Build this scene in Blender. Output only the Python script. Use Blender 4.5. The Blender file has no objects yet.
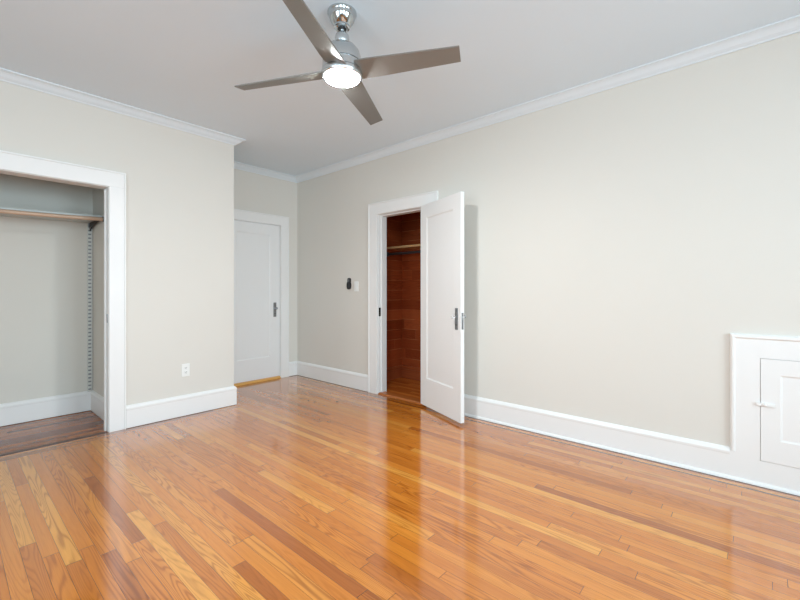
import bpy, bmesh, math, random
from mathutils import Vector, Matrix
random.seed(4)
S = bpy.context.scene
COL = S.collection

# ------------------------------------------------------------------ camera
YAW = 0.847965
cd = bpy.data.cameras.new('camera'); cam = bpy.data.objects.new('camera', cd); COL.objects.link(cam)
cam.location = (0, 0, 1.15); cam.rotation_euler = (math.pi/2, 0, -YAW)
cd.sensor_width = 36; cd.lens = 36*404.385/800; cd.shift_y = -9.92/800; cd.clip_start = .02
S.camera = cam

# ------------------------------------------------------------------ exposure, world, daylight
S.view_settings.view_transform = 'Standard'; S.view_settings.look = 'None'
S.view_settings.gamma = 1; S.view_settings.use_curve_mapping = False
S.view_settings.exposure = 0.68
W = bpy.data.worlds.new('sky'); S.world = W; W.use_nodes = True
bg = W.node_tree.nodes['Background']; bg.inputs[0].default_value = (.75, .86, 1, 1); bg.inputs[1].default_value = 1.0
REAR_WINS = ((-1.2, .2), (1.0, 2.4))          # x ranges, wall behind the camera
SIDE_WINS = ((-1.9, -.5), (.4, 1.8))           # y ranges, wall to the left of the camera
WZ0, WZ1 = .75, 2.2
XS, XR, YR, YL, YB, XE, H = -2.3, 3.195, -2.5, 3.933, 4.678, 1.94, 2.66
REAR_POWER, SIDE_POWER = 24, 17
TILT = math.radians(42)                  # sky light and light thrown up off the ground outside
def window_light(name, loc, rot, sx, sy, power, spread):
    l = bpy.data.lights.new(name, 'AREA'); l.shape = 'RECTANGLE'; l.size = sx; l.size_y = sy
    l.energy = power; l.spread = math.radians(spread); l.color = (.68, .88, 1)
    o = bpy.data.objects.new(name, l); COL.objects.link(o); o.location = loc; o.rotation_euler = rot
for a, b in REAR_WINS:
    window_light('window_daylight', ((a+b)/2, YR+.40, (WZ0+WZ1)/2), (math.pi/2-TILT*.2, 0, 0), b-a-.08, WZ1-WZ0-.08, REAR_POWER, 130)
for a, b in SIDE_WINS:
    window_light('window_daylight', (XS+.40, (a+b)/2, (WZ0+WZ1)/2), (math.pi/2+TILT*.2, 0, -math.pi/2), b-a-.08, WZ1-WZ0-.08, SIDE_POWER, 160)
LAMP_EMIT = 200

# ------------------------------------------------------------------ materials
def srgb(r, g, b):
    f = lambda c: c/12.92 if c <= .04045 else ((c+.055)/1.055)**2.4
    return (f(r/255), f(g/255), f(b/255), 1)
class N:
    """tiny node-expression helper"""
    def __init__(s, name):
        s.m = bpy.data.materials.new(name); s.m.use_nodes = True; s.t = s.m.node_tree
        s.p = s.t.nodes['Principled BSDF']
    def new(s, t): return s.t.nodes.new(t)
    def put(s, sock, v):
        if isinstance(v, bpy.types.NodeSocket): s.t.links.new(v, sock)
        else: sock.default_value = v
    def math(s, op, a, b=0.0, c=0.0):
        n = s.new('ShaderNodeMath'); n.operation = op
        for i, v in enumerate((a, b, c)): s.put(n.inputs[i], v)
        return n.outputs[0]
    def pos(s):
        g = s.new('ShaderNodeNewGeometry'); x = s.new('ShaderNodeSeparateXYZ'); s.t.links.new(g.outputs['Position'], x.inputs[0])
        return x.outputs
    def obj(s):
        g = s.new('ShaderNodeTexCoord'); x = s.new('ShaderNodeSeparateXYZ'); s.t.links.new(g.outputs['Object'], x.inputs[0])
        return x.outputs
    def vec(s, x, y, z=0.0):
        n = s.new('ShaderNodeCombineXYZ')
        for i, v in enumerate((x, y, z)): s.put(n.inputs[i], v)
        return n.outputs[0]
    def white(s, v):
        n = s.new('ShaderNodeTexWhiteNoise'); n.noise_dimensions = '3D'; s.put(n.inputs['Vector'], v); return n.outputs['Value']
    def noise(s, v, scale=1.0, detail=2.0, rough=.5):
        n = s.new('ShaderNodeTexNoise'); s.put(n.inputs['Vector'], v); n.inputs['Scale'].default_value = scale
        n.inputs['Detail'].default_value = detail; n.inputs['Roughness'].default_value = rough; return n.outputs[0]
    def ramp(s, f, stops):
        n = s.new('ShaderNodeValToRGB'); s.put(n.inputs[0], f); e = n.color_ramp.elements
        while len(e) < len(stops): e.new(.5)
        for i, (p, c) in enumerate(stops): e[i].position = p; e[i].color = c
        return n.outputs[0]
    def mix(s, f, a, b, mode='MIX'):
        n = s.new('ShaderNodeMix'); n.data_type = 'RGBA'; n.blend_type = mode
        s.put(n.inputs[0], f); s.put(n.inputs[6], a); s.put(n.inputs[7], b); return n.outputs[2]
    def bump(s, h, strength, dist):
        n = s.new('ShaderNodeBump'); n.inputs['Strength'].default_value = strength; n.inputs['Distance'].default_value = dist
        s.put(n.inputs['Height'], h); s.t.links.new(n.outputs[0], s.p.inputs['Normal'])
    def set(s, **k):
        for n, v in k.items(): s.put(s.p.inputs[n.replace('_', ' ')], v)
        return s
def paint(name, col, rough, nscale=160, bump=.05, spec=.5):
    n = N(name); n.set(Roughness=rough)
    n.p.inputs['Specular IOR Level'].default_value = spec
    g = n.new('ShaderNodeNewGeometry').outputs['Position']
    v = n.noise(g, 1.3, 3)
    c2 = tuple(c*.965 for c in col[:3]) + (1,)
    n.set(Base_Color=n.mix(v, col, c2)); n.bump(n.noise(g, nscale, 2), bump, .002)
    return n.m
def metal(name, col, rough, stretch=None, metallic=1.0):
    n = N(name); n.set(Metallic=metallic)
    o = n.obj()
    v = n.noise(n.vec(n.math('MULTIPLY', o[0], 300), n.math('MULTIPLY', o[1], 300), n.math('MULTIPLY', o[2], 12)), 1, 2)
    n.set(Base_Color=n.mix(v, col, tuple(c*.96 for c in col[:3]) + (1,)), Roughness=n.math('MULTIPLY_ADD', v, .04, rough-.02))
    return n.m

def plank(name, ax, width, lmin, lmax, stops, seam_col, rough, ringk=26., grain=.5, gap=.010, off=0.0, seam_var=False, border=None, coat=.0, spec=.5, across=None):
    """ax = index of the axis along the boards; across = index across"""
    n = N(name); P = n.pos(); L = P[ax]; A = P[across]
    a = n.math('DIVIDE', n.math('ADD', A, off + 20*width), width)
    i = n.math('FLOOR', a); fa = n.math('FRACT', a)
    r1 = n.white(n.vec(i, 3.7)); r2 = n.white(n.vec(i, 9.1, 2.2))
    ln = n.math('MULTIPLY_ADD', r2, lmax-lmin, lmin)
    b = n.math('ADD', n.math('DIVIDE', n.math('ADD', L, 20.0), ln), n.math('MULTIPLY', r1, 9.0))
    j = n.math('FLOOR', b); fb = n.math('FRACT', b)
    idv = n.white(n.vec(i, j, 1.3)); id2 = n.white(n.vec(j, i, 5.9)); id3 = n.white(n.vec(i, j, 8.3))
    base = n.ramp(idv, stops)
    # cathedral grain: contour lines of a noise stretched along the board
    gv = n.vec(n.math('MULTIPLY', A, 13.0), n.math('MULTIPLY_ADD', L, .8, n.math('MULTIPLY', id2, 40.)), n.math('MULTIPLY', id3, 50.))
    field = n.noise(gv, 1.0, 1.5, .45)
    rings = n.math('SINE', n.math('MULTIPLY', field, n.math('MULTIPLY_ADD', id3, 90.0, 90.)))
    rings = n.math('POWER', n.math('MULTIPLY_ADD', rings, .5, .5), 3.0)
    fine = n.noise(n.vec(n.math('MULTIPLY', A, 330.), n.math('MULTIPLY', L, 9.), id2), 1.0, 3, .6)
    fine2 = n.noise(n.vec(n.math('MULTIPLY', A, 60.), n.math('MULTIPLY', L, 1.2), n.math('MULTIPLY', id2, 30.)), 1.0, 2, .5)
    g = n.math('MULTIPLY', rings, n.math('MULTIPLY_ADD', id2, 1.1, .1))
    g = n.math('ADD', n.math('MULTIPLY', g, .55), n.math('MULTIPLY', fine, .45))
    g = n.math('ADD', g, n.math('MULTIPLY_ADD', fine2, .5, -.25))
    dark = n.mix(1.0, base, (.50, .38, .28, 1), 'MULTIPLY')
    gm = n.math('MULTIPLY', n.math('MAXIMUM', n.math('SUBTRACT', g, .14), 0.0), grain*1.6)
    n_ = n.new('ShaderNodeClamp'); n.put(n_.inputs[0], gm)
    col = n.mix(n_.outputs[0], base, dark)
    s1 = n.math('GREATER_THAN', n.math('ABSOLUTE', n.math('SUBTRACT', fa, .5)), .5-gap)
    eb = n.math('MULTIPLY', n.math('SUBTRACT', .5, n.math('ABSOLUTE', n.math('SUBTRACT', fb, .5))), ln)
    s2 = n.math('LESS_THAN', eb, .0011)
    seam = n.math('MAXIMUM', s1, s2)
    if border:
        for at, hw in border:
            seam = n.math('MAXIMUM', seam, n.math('LESS_THAN', n.math('ABSOLUTE', n.math('SUBTRACT', A, at)), hw))
    if seam_var:
        pv = n.noise(n.vec(n.math('MULTIPLY', A, 2.0), n.math('MULTIPLY', L, 3.5), 4.0), 1.0, 2, .5)
        seam = n.math('MULTIPLY', seam, n.math('MINIMUM', n.math('MAXIMUM', n.math('MULTIPLY_ADD', pv, 6.0, -2.45), .05), 1.0))
    col = n.mix(n.math('MULTIPLY', seam, .85), col, seam_col)
    n.set(Base_Color=col, Roughness=n.math('MULTIPLY_ADD', fine2, .08, rough-.04))
    n.p.inputs['Specular IOR Level'].default_value = spec
    n.p.inputs['Coat Weight'].default_value = coat; n.p.inputs['Coat IOR'].default_value = 1.6; n.p.inputs['Coat Roughness'].default_value = rough
    hgt = n.math('ADD', n.math('MULTIPLY', seam, -1.0), n.math('ADD', n.math('MULTIPLY', idv, .4), n.math('MULTIPLY', field, .12)))
    n.bump(hgt, .06, .003)
    return n.m

OAK = ((0.0, srgb(172, 95, 36)), (.10, srgb(196, 115, 42)), (.42, srgb(208, 125, 46)), (.85, srgb(215, 134, 52)), (1.0, srgb(228, 158, 72)))
M = {}
M['wall'] = paint('warm_white_wall_paint', srgb(227, 222, 213), .75)
M['ceiling'] = paint('ceiling_paint', srgb(228, 241, 250), .85)
M['trim'] = paint('white_trim_enamel', srgb(244, 242, 239), .38, 60, .03)
M['door'] = paint('white_door_enamel', srgb(243, 242, 240), .42, 60, .03)
M['crown'] = paint('cool_white_crown_paint', srgb(231, 239, 244), .5, 60, .03)
M['closetwall'] = paint('grey_closet_paint', srgb(224, 219, 209), .7)
M['floor'] = plank('oak_strip_floor', 1, .057, .6, 2.1, OAK, srgb(60, 26, 8), .11, border=((3.092, .009), (3.157, .006)), across=0, coat=.8, grain=.72)  # second border line is shade painted on the floor along the shoe moulding
M['floor_border'] = plank('oak_border_boards', 0, .0665, .8, 2.2, OAK, srgb(60, 26, 8), .11, across=1, off=.002, border=((3.802, .004), (3.868, .006), (3.922, .007)), coat=.8, grain=.72)
DARKOAK = ((0.0, srgb(132, 70, 34)), (.5, srgb(160, 92, 46)), (1.0, srgb(184, 114, 62)))
M['closet_floor'] = plank('dark_oak_closet_floor', 0, .057, .7, 1.6, DARKOAK, srgb(45, 22, 10), .18, across=1, spec=.35, coat=.12, grain=.72)
REDOAK = ((0.0, srgb(190, 98, 34)), (.5, srgb(208, 116, 42)), (1.0, srgb(220, 130, 54)))
M['cedar_floor'] = plank('reddish_closet_floor', 1, .057, .6, 1.5, REDOAK, srgb(60, 26, 10), .2, across=0, coat=.2)
CEDAR = ((0.0, srgb(150, 66, 30)), (.5, srgb(168, 78, 38)), (1.0, srgb(186, 92, 48)))
M['cedar_y'] = plank('cedar_boards_back', 1, .128, 1.2, 2.6, CEDAR, srgb(205, 130, 88), .5, across=2, spec=.3, gap=.024, seam_var=True)
M['cedar_x'] = plank('cedar_boards_side', 0, .128, 1.2, 2.6, CEDAR, srgb(205, 130, 88), .5, across=2, spec=.3, gap=.024, seam_var=True, off=.003)
def wood(name, col, rough, ax):
    n = N(name); o = n.pos(); k = [70., 70., 70.]; k[ax] = 4.
    v = n.noise(n.vec(*[n.math('MULTIPLY', o[q], k[q]) for q in range(3)]), 1, 3)
    n.set(Base_Color=n.mix(v, col, tuple(c*.55 for c in col[:3]) + (1,)), Roughness=rough); return n.m
M['rod'] = wood('varnished_rod_wood', srgb(224, 188, 160), .35, 0)
M['shelfwood'] = wood('bare_shelf_wood', srgb(250, 206, 146), .45, 1)
M['cedar_trim'] = wood('red_cedar_trim', srgb(186, 96, 52), .4, 1)
M['threshold'] = wood('orange_threshold_wood', srgb(196, 112, 52), .2, 1)
M['saddle'] = wood('honey_saddle_wood_hall_lit', srgb(252, 192, 108), .3, 0)  # honey wood, lightened in colour to carry light from the unbuilt hall
M['greyshelf'] = paint('grey_painted_shelf', srgb(205, 206, 202), .5)
M['chrome'] = metal('polished_nickel', (.56, .59, .60, 1), .09)
M['nickel'] = metal('brushed_nickel', (.62, .65, .66, 1), .25)
M['blade'] = metal('satin_silver_blade', srgb(138, 137, 132), .42, metallic=.4)
M['dark_nickel'] = metal('aged_nickel_hardware', srgb(150, 152, 154), .3)
M['dark'] = metal('dark_bronze', srgb(60, 55, 50), .4)
M['steel'] = metal('grey_steel_strip', srgb(214, 214, 208), .45, metallic=.15)
M['rodmetal'] = metal('dull_steel_rod', srgb(110, 114, 118), .4, metallic=.8)
M['black'] = N('black_plastic').set(Base_Color=(.012, .012, .013, 1), Roughness=.35).m
M['grey_plastic'] = N('grey_plastic').set(Base_Color=(.25, .25, .26, 1), Roughness=.4).m
M['white_plastic'] = N('white_plastic').set(Base_Color=srgb(244, 244, 240), Roughness=.35).m
M['slot'] = N('socket_slot').set(Base_Color=(.05, .05, .05, 1), Roughness=.6).m
M['gap'] = N('painted_gap_shade').set(Base_Color=(.03, .022, .018, 1), Roughness=.9).m  # near-black colour painting the shade line under the baseboards
g_ = N('knob_glass'); g_.set(Base_Color=(.92, .94, .95, 1), Roughness=.05, IOR=1.5); g_.p.inputs['Transmission Weight'].default_value = .85; M['glass_knob'] = g_.m
g_ = N('window_glass'); g_.set(Base_Color=(1, 1, 1, 1), Roughness=.0, IOR=1.45); g_.p.inputs['Transmission Weight'].default_value = 1; M['pane'] = g_.m
l_ = N('lit_lamp_lens'); l_.set(Base_Color=(1, .97, .9, 1), Roughness=.4)
l_.p.inputs['Emission Color'].default_value = (.93, .98, 1, 1); l_.p.inputs['Emission Strength'].default_value = LAMP_EMIT; M['lamp'] = l_.m

# ------------------------------------------------------------------ object helpers
def wloc(p):
    v = Vector((0, 0, 0))
    while p is not None: v += p.location; p = p.parent
    return v
def link(name, bm, mat, parent=None, local=False, smooth=False, bevel=0, seg=2):
    """mesh from bm; vertices are in world coordinates unless local"""
    if parent is not None and not local:
        bmesh.ops.translate(bm, verts=bm.verts, vec=-wloc(parent))
    bmesh.ops.recalc_face_normals(bm, faces=bm.faces)
    me = bpy.data.meshes.new(name); bm.to_mesh(me); bm.free()
    o = bpy.data.objects.new(name, me); COL.objects.link(o)
    for m in (mat if isinstance(mat, (list, tuple)) else [mat]): me.materials.append(m)
    if parent is not None: o.parent = parent
    if smooth:
        for p in me.polygons: p.use_smooth = True
        md = o.modifiers.new('split', 'EDGE_SPLIT'); md.split_angle = math.radians(40)
    if bevel:
        md = o.modifiers.new('bevel', 'BEVEL'); md.width = bevel; md.segments = seg; md.limit_method = 'ANGLE'
    return o
def recenter(o):
    """origin of a top-level mesh at its base centre"""
    vs = [v.co for v in o.data.vertices]
    c = Vector(((min(v.x for v in vs)+max(v.x for v in vs))/2, (min(v.y for v in vs)+max(v.y for v in vs))/2, min(v.z for v in vs)))
    o.data.transform(Matrix.Translation(-c)); o.location = c; return o
def struct(name, bm, mat, **k):
    o = link(name, bm, mat, **k); o['kind'] = 'structure'; return o
def thing(name, label, cat, loc, rz=0, group=None):
    o = bpy.data.objects.new(name, None); COL.objects.link(o); o.location = loc; o.rotation_euler = (0, 0, rz)
    o.empty_display_size = .1; tag(o, label, cat, group); return o
def tag(o, label, cat, group=None):
    o['label'] = label; o['category'] = cat
    if group: o['group'] = group
    return o
def bx(bm, x0, x1, y0, y1, z0, z1):
    r = bmesh.ops.create_cube(bm, size=1)
    for v in r['verts']:
        v.co = ((x0+x1)/2 + v.co.x*(x1-x0), (y0+y1)/2 + v.co.y*(y1-y0), (z0+z1)/2 + v.co.z*(z1-z0))
    return r['verts']
def boxes(*bs):
    bm = bmesh.new()
    for b in bs: bx(bm, *b)
    return bm
def lathe(bm, prof, c=(0, 0, 0), seg=48, axis='Z'):
    rings = []
    for r, z in prof:
        ring = []
        for k in range(seg):
            a = 2*math.pi*k/seg
            p = Vector((r*math.cos(a), r*math.sin(a), z))
            if axis == 'Y': p = Vector((p.x, p.z, p.y))
            if axis == 'X': p = Vector((p.z, p.x, p.y))
            ring.append(bm.verts.new(p + Vector(c)))
        rings.append(ring)
    for a, b in zip(rings, rings[1:]):
        for k in range(seg):
            bm.faces.new((a[k], a[(k+1) % seg], b[(k+1) % seg], b[k]))
    bm.faces.new(rings[0]); bm.faces.new(rings[-1])
    return bm
def run(bm, p0, p1, inward, prof, m0=0, m1=0):
    """moulding along p0->p1 on a wall; prof = closed list of (offset from wall, z); m = +1 inside mitre, -1 outside mitre"""
    p0, p1, n = Vector(p0), Vector(p1), Vector(inward); d = (p1-p0).normalized()
    ends = []
    for p, s, m in ((p0, 1, m0), (p1, -1, m1)):
        ends.append([bm.verts.new((*(p + n*o + d*(s*m*o)), z)) for o, z in prof])
    k = len(prof)
    for i in range(k): bm.faces.new((ends[0][i], ends[0][(i+1) % k], ends[1][(i+1) % k], ends[1][i]))
    bm.faces.new(ends[0]); bm.faces.new(ends[1])
    return bm
def tube(bm, pts, r, seg=10):
    pts = [Vector(p) for p in pts]; rings = []
    for i, p in enumerate(pts):
        t = (pts[min(i+1, len(pts)-1)] - pts[max(i-1, 0)]).normalized()
        u = t.orthogonal().normalized() if i == 0 else (u - t*u.dot(t)).normalized()
        w = t.cross(u)
        rings.append([bm.verts.new(p + (u*math.cos(2*math.pi*k/seg) + w*math.sin(2*math.pi*k/seg))*r) for k in range(seg)])
    for a, b in zip(rings, rings[1:]):
        for k in range(seg): bm.faces.new((a[k], a[(k+1) % seg], b[(k+1) % seg], b[k]))
    bm.faces.new(rings[0]); bm.faces.new(rings[-1]); return bm
def panel_door(bm, w, h, t, st, top, bot, rec=.008, slope=.012):
    """door slab in local coords: x 0..w, y 0..t, z 0..h with one sunk panel on each face"""
    rects = [(0, 0, w, h), (st, bot, w-st, h-top), (st+slope, bot+slope, w-st-slope, h-top-slope)]
    sides = []
    for y, s in ((0, 1), (t, -1)):
        loops = []
        for (x0, z0, x1, z1), d in zip(rects, (0, 0, rec)):
            loops.append([bm.verts.new((x, y+s*d, z)) for x, z in ((x0, z0), (x1, z0), (x1, z1), (x0, z1))])
        for a, b in zip(loops, loops[1:]):
            for k in range(4): bm.faces.new((a[k], a[(k+1) % 4], b[(k+1) % 4], b[k]))
        bm.faces.new(loops[-1]); sides.append(loops[0])
    for k in range(4): bm.faces.new((sides[0][k], sides[0][(k+1) % 4], sides[1][(k+1) % 4], sides[1][k]))
    return bm

# ------------------------------------------------------------------ setting: shell
T = .12
CX0, CX1 = -.80, .89           # left closet clear opening (x)
CW = .96; CB = 4.785; CL = -1.0  # left closet interior
DY0, DY1 = 2.460, 3.137        # cedar closet clear opening (y)
KX, KY0, KY1 = 4.03, 2.1, 3.52  # cedar closet interior: back wall x, side walls y
DH = 1.983                      # door heads
BX0, BX1 = 2.205, 2.932        # back door clear opening (x)

bm = bmesh.new()
def quad(bm, x0, x1, y0, y1, z, mi):
    f = bm.faces.new([bm.verts.new(p) for p in ((x0, y0, z), (x1, y0, z), (x1, y1, z), (x0, y1, z))]); f.material_index = mi
FB = 3.80
quad(bm, XS, XR, YR, FB, 0, 0); quad(bm, XS, XE, FB, YL, 0, 1); quad(bm, XE, XR, FB, YB, 0, 0)
geo = bmesh.ops.extrude_face_region(bm, geom=bm.faces[:])
bmesh.ops.translate(bm, verts=[v for v in geo['geom'] if isinstance(v, bmesh.types.BMVert)], vec=(0, 0, -.05))
struct('floor', bm, [M['floor'], M['floor_border']])
struct('floor_closet', boxes((CL, CW, YL, CB, -.05, 0)), M['closet_floor'])
struct('floor_cedar_closet', boxes((XR, KX, KY0, KY1, -.05, 0)), M['cedar_floor'])
struct('ceiling', boxes((XS, XR, YR, YL, H, H+.08), (XE, XR, YL, YB, H, H+.08)), M['ceiling'])

# facing wall with the wide closet opening
struct('wall_left', boxes((XS, CX0-.02, YL, YL+T, 0, H), (CX1+.02, XE, YL, YL+T, 0, H), (CX0-.02, CX1+.02, YL, YL+T, DH+.02, H),
                          (XE-.1, XE, YL+T, YB, 0, H)), M['wall'])
struct('wall_back', boxes((XE-.1, BX0-.02, YB, YB+T, 0, H), (BX1+.02, XR, YB, YB+T, 0, H), (BX0-.02, BX1+.02, YB, YB+T, DH+.022, H)), M['wall'])
struct('wall_right', boxes((XR, XR+T, YR, DY0-.02, 0, H), (XR, XR+T, DY1+.02, YB+T, 0, H), (XR, XR+T, DY0-.02, DY1+.02, DH+.02, H)), M['wall'])
def windowed(lo, hi, wins, mk):
    bs = []; p = lo
    for a, b in wins:
        bs += [mk(p, a, 0, H), mk(a, b, 0, WZ0), mk(a, b, WZ1, H)]; p = b
    bs.append(mk(p, hi, 0, H)); return boxes(*bs)
struct('wall_rear', windowed(XS, XR, REAR_WINS, lambda a, b, z0, z1: (a, b, YR-T, YR, z0, z1)), M['wall'])
struct('wall_side', windowed(YR, YL, SIDE_WINS, lambda a, b, z0, z1: (XS-T, XS, a, b, z0, z1)), M['wall'])
k = 0
for wins, rear in ((REAR_WINS, 1), (SIDE_WINS, 0)):
    for a, b in wins:
        k += 1
        def R(u0, u1, d0, d1, z0, z1):
            return (u0, u1, YR-d1, YR-d0, z0, z1) if rear else (XS-d1, XS-d0, u0, u1, z0, z1)
        zm = (WZ0+WZ1)/2
        o = struct('window_%d' % k, boxes(R(a, a+.05, .04, .10, WZ0, WZ1), R(b-.05, b, .04, .10, WZ0, WZ1), R(a+.05, b-.05, .04, .10, WZ0, WZ0+.06),
                   R(a+.05, b-.05, .04, .10, WZ1-.05, WZ1), R(a+.05, b-.05, .05, .09, zm-.02, zm+.02)), M['trim'])
        link('window_pane', boxes(R(a+.05, b-.05, .068, .072, WZ0+.06, zm-.02), R(a+.05, b-.05, .068, .072, zm+.02, WZ1-.05)), M['pane'], o)
        c = .1
        link('window_casing', boxes(R(a-c, a, -.018, 0, WZ0-.02, WZ1+c), R(b, b+c, -.018, 0, WZ0-.02, WZ1+c), R(a, b, -.018, 0, WZ1, WZ1+c), R(a-c-.02, b+c+.02, -.04, 0, WZ0-.05, WZ0-.02)), M['trim'], o)

# left closet interior
struct('wall_closet_right', boxes((CW, CW+.06, YL+T, CB, 0, 2.5)), M['closetwall'])
struct('wall_closet_back', boxes((CL, CW+.06, CB, CB+.06, 0, 2.5)), M['closetwall'])
struct('wall_closet_left', boxes((CL-.06, CL, YL+T, CB+.06, 0, 2.5)), M['closetwall'])
struct('ceiling_closet', boxes((CL-.06, CW+.06, YL+T, CB+.06, 2.5, 2.55)), M['closetwall'])
# cedar closet interior
struct('wall_cedar_back', boxes((KX, KX+.05, KY0-.05, KY1+.05, 0, 2.35)), M['cedar_y'])
struct('wall_cedar_left', boxes((XR+T, KX, KY1, KY1+.05, 0, 2.35)), M['cedar_x'])
struct('wall_cedar_right', boxes((XR+T, KX, KY0-.05, KY0, 0, 2.35)), M['cedar_x'])
struct('ceiling_cedar_closet', boxes((XR+T, KX+.05, KY0-.05, KY1+.05, 2.35, 2.4)), M['cedar_y'])
bp = ((0, .115), (.014, .115), (.016, .155), (.010, .165), (0, .17))
struct('baseboard_cedar', run(run(bmesh.new(), (KX, KY1), (KX, KY0), (-1, 0), ((0, .0), (.012, 0), (.012, .115), (.018, .12), (.018, .15), (.008, .16), (0, .16)), 1, 1),
       (XR+T, KY1), (KX, KY1), (0, -1), ((0, .0), (.012, 0), (.012, .115), (.018, .12), (.018, .15), (.008, .16), (0, .16)), 0, 1), M['cedar_trim'])

# crown mouldings, one per wall run
CR = ((0, H), (0, H-.058), (.010, H-.058), (.014, H-.050), (.022, H-.046), (.034, H-.038), (.050, H-.022), (.062, H-.014), (.074, H-.010), (.085, H-.008), (.085, H))
CRUNS = [((XR, YB), (XR, YR), (-1, 0), 1, 1), ((XE, YB), (XR, YB), (0, -1), 1, 1), ((XE, YL), (XE, YB), (1, 0), -1, 1),
         ((XS, YL), (XE, YL), (0, -1), 1, -1), ((XS, YR), (XS, YL), (1, 0), 1, 1), ((XR, YR), (XS, YR), (0, 1), 1, 1)]
for i, (a, b, n, m0, m1) in enumerate(CRUNS):
    struct('trim_%d' % (i+1), run(bmesh.new(), a, b, n, CR, m0, m1), M['crown'])

# baseboards
BB = ((0, .004), (.019, .004), (.019, .150), (.021, .156), (.021, .168), (.015, .178), (.008, .186), (0, .190))
SHOE = ((.019, .002), (.032, .002), (.031, .010), (.027, .017), (.019, .021))
GAPP = ((0, .0), (.017, .0), (.017, .006), (0, .006))  # profile of the dark strip that stands in for shade at the floor
CAS = .135
runs = [('baseboard_left', (CX1+.122, YL), (XE, YL), (0, -1), 0, -1, 0), ('baseboard_left', (XE, YL), (XE, YB), (1, 0), -1, 1, 0),
        ('baseboard_left', (XS, YL), (CX0-.122, YL), (0, -1), 1, 0, 0),
        ('baseboard_back', (BX1+.122, YB), (XR, YB), (0, -1), 0, 1, 0),
        ('baseboard_right', (XR, YB), (XR, DY1+CAS+.012), (-1, 0), 1, 0, 0), ('baseboard_right', (XR, DY0-CAS-.006), (XR, .123), (-1, 0), 0, 0, 1),
        ('baseboard_right', (XR, -.62), (XR, YR), (-1, 0), 0, 1, 1),
        ('baseboard_rear', (XR, YR), (XS, YR), (0, 1), 1, 1, 0), ('baseboard_side', (XS, YR), (XS, YL), (1, 0), 1, 1, 0),
        ('baseboard_closet', (CW, CB), (CW, YL+T), (-1, 0), 1, 0, 0), ('baseboard_closet', (CL, CB), (CW, CB), (0, -1), 1, 1, 0)]
for name, a, b, n, m0, m1, shoe in runs:
    o = struct(name, run(bmesh.new(), a, b, n, BB, m0, m1), M['trim'])
    if shoe: link('shoe_moulding', run(bmesh.new(), a, b, n, SHOE, m0, m1), M['trim'], o)
    link('painted_shade_strip', run(bmesh.new(), a, b, n, GAPP, m0, m1), M['gap'], o)

# casings: flat board with a raised outer back band
def casing(u0, u1, zt, w, wt, mk, left=True, right=True):
    t, tb, q = .018, .024, .013
    bs = []
    if left: bs += [mk(u0-w+q, u0, t, 0, zt), mk(u0-w, u0-w+q, tb, 0, zt+wt)]
    if right: bs += [mk(u1, u1+w-q, t, 0, zt), mk(u1+w-q, u1+w, tb, 0, zt+wt)]
    bs += [mk(u0-w+q, u1+w-q, t, zt, zt+wt-q), mk(u0-w+q, u1+w-q, tb, zt+wt-q, zt+wt)]
    return boxes(*bs)
LW = lambda u0, u1, t, z0, z1: (u0, u1, YL-t, YL, z0, z1)
BW = lambda u0, u1, t, z0, z1: (u0, u1, YB-t, YB, z0, z1)
RW = lambda u0, u1, t, z0, z1: (XR-t, XR, u0, u1, z0, z1)
struct('trim_7', casing(CX0-.004, CX1+.004, DH+.004, .116, .128, LW), M['trim'], bevel=.002)
struct('trim_8', casing(BX0-.004, BX1+.004, DH+.012, .116, .122, BW), M['trim'], bevel=.002)
struct('trim_9', casing(DY0-.004, DY1+.006, DH+.004, CAS, .128, RW), M['trim'], bevel=.002)
# jamb linings
o = struct('trim_10', boxes((CX1, CX1+.02, YL, YL+T, 0, DH), (CX0-.02, CX0, YL, YL+T, 0, DH), (CX0-.02, CX1+.02, YL, YL+T, DH, DH+.02),
                        (CX1-.012, CX1, YL+.05, YL+.075, 0, DH-.012), (CX0, CX0+.012, YL+.05, YL+.075, 0, DH-.012)), M['trim'], bevel=.0015)
link('strike_plate', boxes((CX1-.002, CX1, YL+.008, YL+.034, .885, .955)), M['dark_nickel'], o)
o = struct('trim_11', boxes((XR, XR+T, DY1, DY1+.02, 0, DH), (XR, XR+T, DY0-.02, DY0, 0, DH), (XR, XR+T, DY0-.02, DY1+.02, DH, DH+.02),
                        (XR+.042, XR+T, DY1-.013, DY1, 0, DH-.013), (XR+.042, XR+T, DY0, DY0+.013, 0, DH-.013), (XR+.042, XR+T, DY0, DY1, DH-.013, DH)), M['trim'], bevel=.0015)
link('strike_plate', boxes((XR+.006, XR+.036, DY1-.002, DY1, .86, .955)), M['dark'], o)
struct('trim_12', boxes((BX0-.02, BX0, YB, YB+T, 0, DH+.022), (BX1, BX1+.02, YB, YB+T, 0, DH+.022), (BX0, BX1, YB, YB+T, DH+.008, DH+.022)), M['trim'])
# thresholds
bm = bmesh.new(); run(bm, (XR-.004, DY0), (XR-.004, DY1), (1, 0), ((0, .0), (0, .006), (.012, .016), (.10, .016), (.124, .004), (.124, 0)))
struct('trim_13', bm, M['threshold'])
bm = bmesh.new(); run(bm, (BX0, YB-.012), (BX1, YB-.012), (0, 1), ((0, .0), (0, .012), (.018, .026), (.11, .026), (.128, .012), (.128, 0)))
struct('trim_14', bm, M['saddle'])
bm = boxes((CX0, CX1, YL-.004, YL+.03, 0, .003))
struct('trim_15', bm, wood('dark_inlay_strip', srgb(92, 50, 26), .3, 0))

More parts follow.
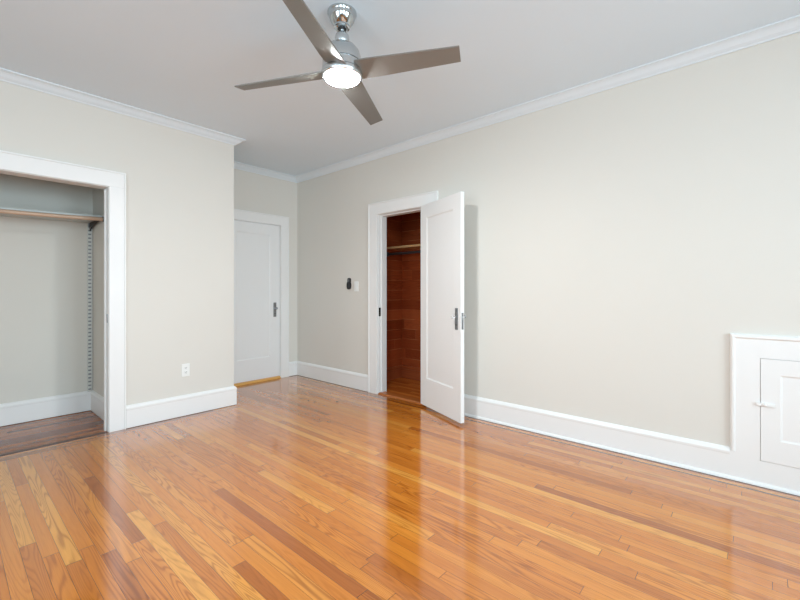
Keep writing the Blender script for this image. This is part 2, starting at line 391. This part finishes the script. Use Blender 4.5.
# ------------------------------------------------------------------ doors
def lockset(parent, x, z, y, s, knob_mat, plate_h=.185, plate_w=.042, hooked=False):
    """mortise plate and knob on a door face; s = outward direction along local y"""
    p = link('lock_plate', boxes((x-plate_w/2, x+plate_w/2, min(y, y+s*.004), max(y, y+s*.004), z-plate_h*.6, z+plate_h*.4)), M['dark_nickel'], parent, local=True, bevel=.0015)
    bm = bmesh.new()
    prof = [(.010, 0), (.010, .005), (.005, .008), (.005, .026), (.009, .028), (.014, .033), (.016, .039), (.014, .045), (.006, .049), (.002, .050)]
    lathe(bm, [(r, s*d) for r, d in prof], (x, y+s*.004, z), 24, 'Y')
    k = link('door_knob', bm, knob_mat, parent, local=True, smooth=True)
    bm = bmesh.new(); lathe(bm, [(.006, 0), (.006, s*.0015)], (x, y+s*.004, z-.07), 12, 'Y')
    link('keyhole', bm, M['slot'], parent, local=True)

# closed door at the end of the recess
wd = BX1-BX0-.006
d1 = struct('door_1', panel_door(bmesh.new(), wd, DH-.03, .038, .135, .125, .262), M['door'], bevel=.0012)
d1.location = (BX0+.003, YB+.006, .032)
lockset(d1, wd-.072, .915-.032, 0, -1, M['dark_nickel'])
for z in (.25, 1.65):
    bm = bmesh.new(); lathe(bm, [(.006, z), (.006, z+.09)], (-.001, -.006, 0), 12); link('hinge', bm, M['dark_nickel'], d1, local=True, smooth=True)

# open door of the cedar closet, swung back towards the wall
TH = math.radians(158.5); DL = .674
d2 = struct('door_2', panel_door(bmesh.new(), DL, 1.952, .036, .112, .128, .268), M['door'], bevel=.0012)
# local x runs from hinge to free edge; hinge pin on the room side
dirv = Vector((-math.sin(TH), math.cos(TH))); ang = math.atan2(dirv.y, dirv.x)
pin = Vector((3.168, 2.480)); nrm = Vector((-math.sin(ang), math.cos(ang)))   # local +y
vis = nrm if nrm.x < 0 else -nrm
vs = 1 if nrm.x < 0 else -1                 # +1: local +y faces the camera
d2.location = (pin.x, pin.y, .028) if vs > 0 else (pin.x + vis.x*.036, pin.y + vis.y*.036, .028)
d2.rotation_euler = (0, 0, ang)
yv = .036 if vs > 0 else 0
lockset(d2, DL-.06, .922-.028, yv, vs, M['glass_knob'])
lockset(d2, DL-.06, .922-.028, .036-yv, -vs, M['glass_knob'])
link('latch_plate', boxes((DL, DL+.002, .009, .027, .79, .93)), M['dark_nickel'], d2, local=True)
link('latch_bolt', boxes((DL+.002, DL+.008, .012, .024, .875, .90)), M['nickel'], d2, local=True)
for z in (.22, .95, 1.68):
    bm = bmesh.new(); lathe(bm, [(.006, z), (.006, z+.09)], (-.004, .036-yv, 0), 12)
    link('hinge', bm, M['dark_nickel'], d2, local=True, smooth=True)

# ------------------------------------------------------------------ access panel low on the right wall
PY0, PY1, PZ = -.62, .123, .887
AX0, AX1, AZ0, AZ1 = -.50, -.017, .151, .749      # hatch door y range and z range
o = struct('trim_16', boxes((XR-.019, XR, AX1+.002, PY1-.026, .004, PZ-.028), (XR-.019, XR, PY0, AX0-.002, .004, PZ-.028),
            (XR-.019, XR, AX0-.002, AX1+.002, .004, AZ0-.002), (XR-.019, XR, AX0-.002, AX1+.002, AZ1+.002, PZ-.028)), M['trim'])
link('panel_backing', boxes((XR-.004, XR, AX0-.002, AX1+.002, AZ0-.002, AZ1+.002)), M['greyshelf'], o)
# moulding round its top and side, carrying on from the baseboard cap
bm = bmesh.new()
prof = [(0, 0), (.012, 0), (.022, .006), (.026, .012), (.026, .020), (.021, .026), (.019, .028), (0, .028)]
vs_, c_ = [], []
for (y, z), (dy, dz) in (((PY1, .176), (-1, -1)), ((PY1, PZ), (-1, -1)), ((PY0, PZ), (0, -1))):
    vs_.append([bm.verts.new((XR-o_, y+dy*i_, z+dz*i_*(1 if z > .5 else 0))) for o_, i_ in prof])
for a, b in zip(vs_, vs_[1:]):
    for q in range(len(prof)): bm.faces.new((a[q], a[(q+1) % len(prof)], b[(q+1) % len(prof)], b[q]))
bm.faces.new(vs_[0]); bm.faces.new(vs_[-1])
link('panel_moulding', bm, M['trim'], o)
link('panel_foot', boxes((XR-.019, XR, PY1-.026, PY1, .004, .176)), M['trim'], o)
link('shoe_moulding', run(bmesh.new(), (XR, PY1), (XR, PY0), (-1, 0), SHOE), M['trim'], o)
link('painted_shade_strip', run(bmesh.new(), (XR, PY1), (XR, PY0), (-1, 0), GAPP), M['gap'], o)
ah = thing('access_hatch', 'small white panelled access hatch low on the right wall with a painted turn latch', 'hatch', (XR-.013, AX1, AZ0), -math.pi/2)
# local x -> world -y ; local y -> world +x
bm = panel_door(bmesh.new(), AX1-AX0, AZ1-AZ0, .011, .084, .088, .130, rec=.005, slope=.010)
bmesh.ops.translate(bm, verts=bm.verts, vec=(0, -.008, 0))
link('hatch_door', bm, M['trim'], ah, local=True, bevel=.001)
bm = boxes((-.020, .062, -.018, -.010, .323, .341)); lathe(bm, [(.010, -.008), (.010, -.020), (.006, -.023)], (.018, 0, .332), 16, 'Y')
link('turn_latch', bm, M['trim'], ah, local=True, bevel=.002)

# ------------------------------------------------------------------ left closet fittings
def sag(x): return -.026*(1-((x-(CL+CW)/2)/((CW-CL)/2))**2)
bm = bmesh.new(); rows = []
for i in range(25):
    x = CL+.002 + (CW-CL-.004)*i/24
    rows.append([bm.verts.new((x, y, z+sag(x))) for y, z in ((4.352, 1.794), (CB-.014, 1.794), (CB-.014, 1.811), (4.352, 1.811))])
for a, b in zip(rows, rows[1:]):
    for q in range(4): bm.faces.new((a[q], a[(q+1) % 4], b[(q+1) % 4], b[q]))
bm.faces.new(rows[0]); bm.faces.new(rows[-1])
sh = recenter(link('closet_shelf', bm, M['greyshelf'], bevel=.002))
tag(sh, 'grey painted shelf above the wooden rod in the left closet', 'shelf')
rd = thing('closet_rod', 'light wooden hanging rod under the grey shelf in the left closet', 'clothes rod', (0, 4.333, 1.757))
bm = bmesh.new(); tube(bm, [(CL+.008+(CW-CL-.016)*i/24, 4.322, 1.776+sag(CL+.008+(CW-CL-.016)*i/24)) for i in range(25)], .0165, 20); link('rod', bm, M['rod'], rd, smooth=True)
for x, s in ((CW, -1), (CL, 1)):
    bm = bmesh.new(); lathe(bm, [(.027, 0), (.027, s*.004), (.023, s*.007), (.022, s*.022), (.017, s*.022)], (x, 4.322, 1.776), 24, 'X')
    link('rod_socket', bm, M['dark'], rd, smooth=True)
st = thing('shelf_standard', 'slotted grey metal shelf strip in the right corner of the left closet', 'shelf bracket strip', (.938, CB, .14))
bm = bmesh.new()
bx(bm, .919, .924, CB-.013, CB, .14, 1.790); bx(bm, .949, .955, CB-.013, CB, .14, 1.790)
z = .14
while z < 1.76:
    bx(bm, .924, .949, CB-.013, CB-.011, z, z+.022); z += .036
link('slotted_strip', bm, M['steel'], st)
link('strip_back', boxes((.924, .949, CB-.002, CB, .14, 1.790)), M['dark_nickel'], st)
bm = bmesh.new()
pr = [(4.40, 1.792), (4.40, 1.780), (4.70, 1.745), (4.772, 1.715), (4.772, 1.792)]
a = [bm.verts.new((.934, y, z)) for y, z in pr]; b = [bm.verts.new((.942, y, z)) for y, z in pr]
bm.faces.new(a); bm.faces.new(b)
for q in range(5): bm.faces.new((a[q], a[(q+1) % 5], b[(q+1) % 5], b[q]))
link('bracket_arm', bm, M['dark'], st)

# ------------------------------------------------------------------ cedar closet fittings
s2 = recenter(link('cedar_closet_shelf', boxes((3.72, KX-.002, KY0+.002, KY1-.002, 1.668, 1.693)), M['shelfwood'], bevel=.002))
tag(s2, 'bare wood shelf with lit front edge inside the dark cedar closet', 'shelf')
r2 = thing('cedar_closet_rod', 'dull grey metal hanging rod below the shelf in the cedar closet', 'clothes rod', (3.76, 2.8, 1.60))
bm = bmesh.new(); tube(bm, [(3.76, KY0+.006, 1.605), (3.76, KY1-.006, 1.605)], .016, 18); link('rod', bm, M['rodmetal'], r2, smooth=True)
for y, s in ((KY1, -1), (KY0, 1)):
    bm = bmesh.new(); lathe(bm, [(.03, 0), (.03, s*.004), (.022, s*.008), (.022, s*.02), (.017, s*.02)], (3.76, y, 1.605), 20, 'Y'); link('rod_socket', bm, M['rodmetal'], r2, smooth=True)

# ------------------------------------------------------------------ wall fittings
ol = thing('wall_outlet', 'white double socket outlet low on the left wall above its baseboard', 'outlet', (1.482, YL, .358))
link('cover_plate', boxes((1.447, 1.517, YL-.006, YL, .358, .474)), M['white_plastic'], ol, bevel=.003)
for z in (.3965, .4355):
    bm = bmesh.new(); v = bx(bm, 1.466, 1.498, YL-.0085, YL-.004, z-.014, z+.014)
    r = link('receptacle', bm, M['white_plastic'], ol, bevel=.002)
    link('slot', boxes((1.474, 1.477, YL-.0092, YL-.008, z-.002, z+.008), (1.487, 1.490, YL-.0092, YL-.008, z-.002, z+.008), (1.4795, 1.4845, YL-.0092, YL-.008, z-.010, z-.005)), M['slot'], ol)
sw = thing('light_switch', 'white light switch plate on the right wall beside the cedar closet casing', 'light switch', (XR, 3.492, 1.135))
link('cover_plate', boxes((XR-.006, XR, 3.457, 3.527, 1.135, 1.25)), M['white_plastic'], sw, bevel=.003)
link('rocker', boxes((XR-.0095, XR-.005, 3.476, 3.508, 1.160, 1.225)), M['white_plastic'], sw, bevel=.002)
wc = thing('fan_control', 'small black handheld control in a wall cradle left of the white switch', 'remote control', (XR, 3.612, 1.165))
def oval(bm, y, z, ry, rz, x0, x1, p=2.6, seg=28):
    ring = []
    for k in range(seg):
        a = 2*math.pi*k/seg; c, s = math.cos(a), math.sin(a)
        ring.append((y + ry*math.copysign(abs(c)**(2/p), c), z + rz*math.copysign(abs(s)**(2/p), s)))
    A = [bm.verts.new((x0, *q)) for q in ring]; B = [bm.verts.new((x1, *q)) for q in ring]
    bm.faces.new(A); bm.faces.new(B)
    for k in range(seg): bm.faces.new((A[k], A[(k+1) % seg], B[(k+1) % seg], B[k]))
bm = bmesh.new(); oval(bm, 3.612, 1.204, .031, .046, XR-.024, XR); link('cradle', bm, M['black'], wc, bevel=.003)
bm = bmesh.new(); oval(bm, 3.612, 1.266, .027, .026, XR-.014, XR, 4); hb = link('handset', bm, M['black'], wc, bevel=.003)
bm = bmesh.new()
for dz in (.004, -.012): lathe(bm, [(.008, 0), (.008, -.002)], (XR-.014, 3.612, 1.266+dz), 14, 'X')
link('button', bm, M['grey_plastic'], hb)

# ------------------------------------------------------------------ ceiling fan
FX, FY = 1.444, 1.6945
fan = thing('ceiling_fan', 'brushed nickel ceiling fan with four blades and a lit round lamp', 'ceiling fan', (FX, FY, H))
def flathe(name, prof, mat, seg=56):
    bm = bmesh.new(); lathe(bm, prof, (FX, FY, 0), seg); return link(name, bm, mat, fan, smooth=True)
flathe('canopy', [(.079, H), (.079, H-.008), (.074, H-.014), (.073, H-.022), (.064, H-.045), (.050, H-.064), (.043, H-.072), (.043, H-.082), (.036, H-.087), (.024, H-.087), (.020, H-.08)], M['chrome'])
flathe('canopy_socket', [(.0235, H-.0885), (.0235, H-.086), (.010, H-.086)], M['black'], 24)
flathe('downrod', [(.0125, H-.07), (.0125, 2.535)], M['nickel'], 24)
flathe('coupling', [(.014, 2.552), (.028, 2.547), (.036, 2.536), (.039, 2.520), (.037, 2.503), (.031, 2.490), (.029, 2.484)], M['nickel'])
flathe('motor_housing', [(.030, 2.488), (.052, 2.484), (.076, 2.470), (.093, 2.448), (.102, 2.420), (.105, 2.390), (.105, 2.384), (.099, 2.383), (.099, 2.379), (.106, 2.378), (.108, 2.340), (.104, 2.3385), (.104, 2.336)], M['nickel'])
flathe('lamp_ring', [(.104, 2.3365), (.110, 2.336), (.112, 2.330), (.111, 2.316), (.107, 2.308), (.099, 2.305), (.096, 2.307)], M['nickel'])
flathe('lamp_lens', [(.0955, 2.311), (.0955, 2.306), (.092, 2.300), (.080, 2.294), (.055, 2.290), (.025, 2.288), (.004, 2.2875)], M['lamp'])
psi, a0, R1, ra, rb = -.2791, -1.0878, .639, .0655, .0465
zb = 2.334; tx, ty = -.0141, -.0274
for k in range(4):
    a = a0 + k*math.pi/2
    u = Vector((math.cos(a), math.sin(a), 0)); v = Vector((-math.sin(a), math.cos(a), 0)); w = v*math.cos(psi) + Vector((0, 0, math.sin(psi)))
    n = u.cross(w).normalized(); C = Vector((FX, FY, zb+.004))
    bm = bmesh.new(); top, bot = [], []
    NS = 9
    for i in range(NS):
        f = i/(NS-1); r = .085 + (R1-.085)*f; hw = ra + (rb-ra)*f
        if i == 0: hw = ra*.93
        for s in (-1, 1):
            p = C + u*r + w*hw*s; p.z += tx*(p.x-FX) + ty*(p.y-FY)
            top.append(bm.verts.new(p + n*.004)); bot.append(bm.verts.new(p - n*.004))
    for L_ in (top, bot):
        for i in range(NS-1): bm.faces.new((L_[2*i], L_[2*i+1], L_[2*i+3], L_[2*i+2]))
    for i in range(NS-1):
        for s in (0, 1): bm.faces.new((top[2*i+s], top[2*i+2+s], bot[2*i+2+s], bot[2*i+s]))
    for i in (0, NS-1): bm.faces.new((top[2*i], top[2*i+1], bot[2*i+1], bot[2*i]))
    link('blade', bm, M['blade'], fan, bevel=.0015)
